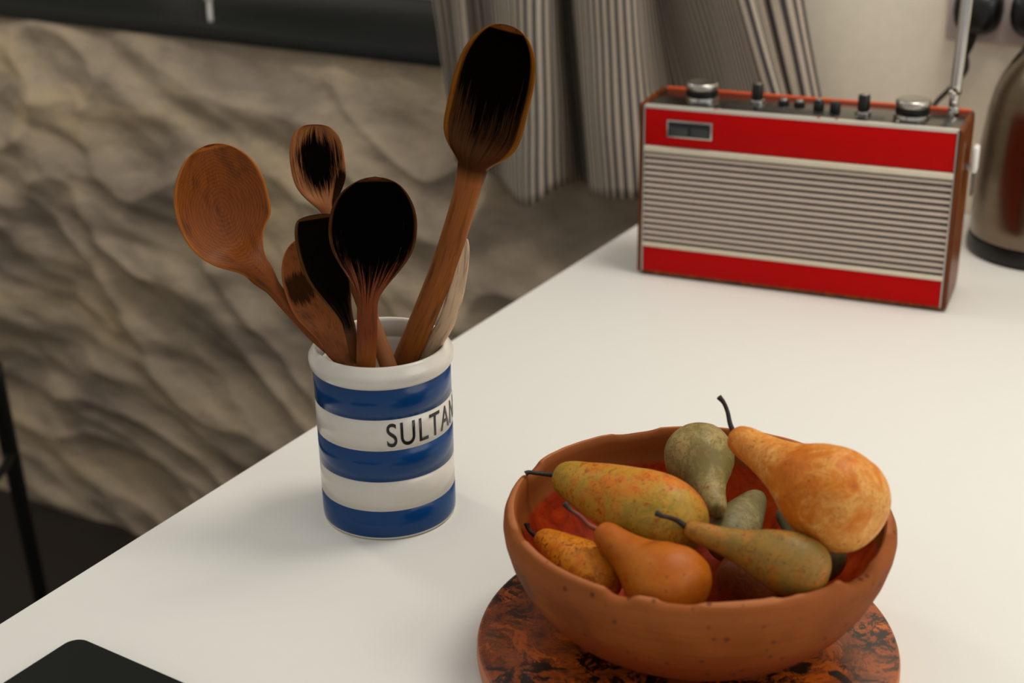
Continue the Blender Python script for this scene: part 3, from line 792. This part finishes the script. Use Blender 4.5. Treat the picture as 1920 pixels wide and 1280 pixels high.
def tall(x, y):
    k = lathe('slim_knob', [(0, 0), (.0085, 0), (.0088, .001), (.0082, .004), (.0066, .0048), (0, .005)], M['chrome'], rad, n=32, loc=(x, y, RH - .0004), sharp=40)
    lathe('knob_stem', [(0, .0045), (.0064, .0045), (.0066, .0060), (.0064, .0205), (.0056, .0218), (0, .0218)], M['black'], k, n=32, sharp=40)
    lathe('knob_cap', [(0, .0212), (.0042, .0212), (.0042, .0222), (.0034, .0228), (0, .0228)], M['chrome'], k, n=24, sharp=40)
    k['label'] = 'tall black knob with silver cap'
tall(.1160, .050); tall(.2370, .036)
for x, y in ((.1450, .055), (.1632, .054)):
    k = lathe('push_button', [(0, 0), (.0062, 0), (.0064, .001), (.0058, .0035), (0, .004)], M['black'], rad, n=24, loc=(x, y, RH - .0004), sharp=40)
    lathe('button_top', [(0, .0035), (.0040, .0035), (.0044, .0050), (.0038, .0062), (0, .0066)], M['chrome'], k, n=24, sharp=50); k['label'] = 'low button with silver top'
for i, (x, y) in enumerate(((.1875, .040), (.2060, .038))):
    k = lathe('push_button', [(0, 0), (.0058, 0), (.0060, .001), (.0056, .0095), (.0044, .0112), (0, .0116)], M['black'], rad, n=24, loc=(x, y, RH - .0004), sharp=40); k['label'] = 'short black button'
    if i == 0: lathe('button_top', [(0, .011), (.0034, .011), (.0034, .0126), (0, .0130)], M['chrome'], k, n=20, sharp=50)
for x in (.081, .1955, .215): box('index_mark', (x - .0016, x + .0016, .0006, .0040, RH + .0004, RH + .0011), M['red'], rad)['label'] = 'small red index mark'
# dark printed scales on the top plate
for x0, x1, y0, y1 in ((.086, .112, .018, .040), (.122, .205, .018, .036), (.240, .262, .018, .032)):
    box('printed_scale', (x0, x1, y0, y1, RH - .0005, RH - .00025), simple('scale_print', (58, 56, 54), .35, metal=.6), rad)
# telescopic aerial
ax, ay = .3285, .060
an = tube('aerial', [(ax, ay, RH - .001), (ax, ay, RH + .010)], [.0065, .0055], M['chrome'], rad, n=20); an['label'] = 'telescopic chrome aerial'
tube('aerial_joint', [(ax - .001, ay, RH + .010), (ax - .0005, ay, RH + .020), (ax, ay, RH + .030)], [.0048, .0050, .0046], M['chrome'], an, n=20)
tube('aerial_tube', [(ax, ay, RH + .024), (ax + .0018, ay + .002, RH + .13), (ax + .005, ay + .005, RH + .36)], [.0062, .0062, .0060], M['chrome'], an, n=20)
tube('aerial_tube', [(ax + .005, ay + .005, RH + .355), (ax + .0075, ay + .007, RH + .52)], .0048, M['chrome'], an, n=16)
for dx, z in ((-.004, .026), (.0005, .014)): 
    s = lathe('joint_screw', [(0, 0), (.0030, 0), (.0028, .0012), (.0015, .0018), (0, .0019)], M['alu'], an, n=16, loc=(ax + dx, ay - .0045, RH + z)); s.rotation_euler = (radians(90), 0, 0)
# strap stud on the right cheek
sx_ = RW + .0068
sb = box('strap_bracket', (sx_ - .001, sx_ + .010, .040, .050, .150, .156), M['alu'], rad, bev=.001)
box('strap_bar', (sx_ + .0075, sx_ + .0105, .039, .051, .122, .166), M['topplate'], rad, bev=.001)['label'] = 'chrome strap bar'
box('strap_end', (sx_ + .006, sx_ + .0125, .036, .054, .148, .177), M['whiteplastic'], rad, bev=.0025)['label'] = 'white strap end'
for x in (.03, RW - .03):
    for y in (.015, RD - .015): lathe('foot', [(0, 0), (.007, 0), (.008, .001), (.008, .0022), (0, .0022)], M['black'], rad, n=20, loc=(x, y, 0))

# ------------------------------------------------------------------ kettle
KC = Vector((.477, 1.757, TZ))
ke = empty('kettle', KC, 'brushed steel domed electric kettle with black base right of the radio', 'kettle')
lathe('base', [(0, .001), (.080, .001), (.0875, .003), (.0885, .010), (.087, .018), (.0862, .021), (0, .021)], M['black'], ke, n=96, sharp=45)
lathe('body', [(0, .022), (.0850, .022), (.0862, .024), (.0862, .045), (.0858, .09), (.0846, .118), (.0828, .140), (.0795, .170), (.0745, .195), (.0680, .212), (.0590, .228), (.0520, .238), (.050, .240), (0, .240)], M['steel'], ke, n=128, sharp=60)
lathe('lid', [(0, .240), (.0495, .240), (.0500, .243), (.046, .249), (.03, .255), (0, .257)], M['black'], ke, n=64, sharp=50)
lathe('lid_knob', [(0, .256), (.010, .256), (.009, .262), (.013, .268), (.013, .273), (.008, .277), (0, .278)], M['chrome'], ke, n=32)
tube('handle', [(.052, .02, .225), (.085, .032, .245), (.118, .045, .225), (.125, .048, .16), (.112, .043, .09), (.088, .034, .06)], [.010, .010, .011, .011, .010, .009], M['black'], ke, n=14)
tube('spout', [(.05, -.055, .175), (.064, -.072, .20), (.076, -.085, .222)], [.022, .017, .012], M['steel'], ke, n=20)

# ------------------------------------------------------------------ socket and plugs
s0 = at_y(1771, 74, YW - .008)
so = empty('wall_socket', (s0.x + .075, YW, s0.z + .043), 'pale double wall socket behind the aerial and kettle', 'socket')
sx0, sx1, sz0, sz1 = s0.x, s0.x + .150, s0.z, s0.z + .088
rel(box('face_plate', (sx0, sx1, YW - .009, YW - .0005, sz0, sz1), M['socket'], bev=.003), so)
for xx in (sx0 + .052, sx0 + .098): rel(box('rocker_switch', (xx - .006, xx + .006, YW - .0125, YW - .0085, sz1 - .030, sz1 - .012), M['whiteplastic'], bev=.001), so)
def plug(xc, zc, label, dxy):
    root = empty('mains_plug', (xc, YW - .010, zc), label, 'plug')
    bm = bmesh.new()
    prof = [(0, .029, .028), (.006, .030, .029), (.020, .028, .027), (.030, .023, .022), (.034, .014, .014)]
    prev = None; n = 32; ringv = []
    for yy, hw, hz in prof:
        rr = []
        for j in range(n):
            a = 2 * pi * j / n; c, s = cos(a), sin(a)
            x = hw * math.copysign(abs(c) ** .55, c); z = hz * math.copysign(abs(s) ** .55, s)
            if s < 0: x *= 1 - .28 * abs(s)
            rr.append(bm.verts.new((xc + x, YW - .0098 - yy, zc + z)))
        ringv.append(rr)
    for A, B in zip(ringv, ringv[1:]):
        for j in range(n): bm.faces.new((A[j], A[(j + 1) % n], B[(j + 1) % n], B[j]))
    bm.faces.new(ringv[0][::-1]); bm.faces.new(ringv[-1])
    rel(from_bm('plug_body', bm, M['black'], None, True, 50), root)
    rel(tube('cord_guard', [(xc + dxy, YW - .024, zc - .020), (xc + dxy - .002, YW - .024, zc - .038), (xc + dxy - .006, YW - .025, zc - .052)], [.0068, .0055, .0042], M['black'], n=14), root)
    return root
pc = at_y(1829, 24, YW - .03)
P1 = plug(pc.x, pc.z, 'black mains plug behind the radio aerial', -.002)
q0 = Vector((pc.x - .008, YW - .025, pc.z - .050))
q = [q0, at_y(1812, 128, YW - .03), at_y(1797, 150, YW - .035), at_y(1775, 172, YW - .05), at_y(1752, 196, YW - .08), at_y(1725, 240, YW - .11), at_y(1700, 300, YW - .16)]
zend = q[-1].z; q[-1].z = max(q[-1].z, TZ + .03)
rel(tube('cord', q, .0031, M['black'], n=10), P1)
pc2 = at_y(1938, 30, YW - .03)
P2 = plug(pc2.x, pc2.z, 'black mains plug cut off by the right edge of the photo', .002)
rel(tube('cord', [(pc2.x - .004, YW - .025, pc2.z - .050), (pc2.x + .02, YW - .018, pc2.z - .075), (pc2.x + .13, YW - .016, pc2.z - .10), (pc2.x + .19, YW - .03, TZ + .05), (pc2.x + .20, YW - .05, TZ + .006)], .0031, M['black'], n=10), P2)
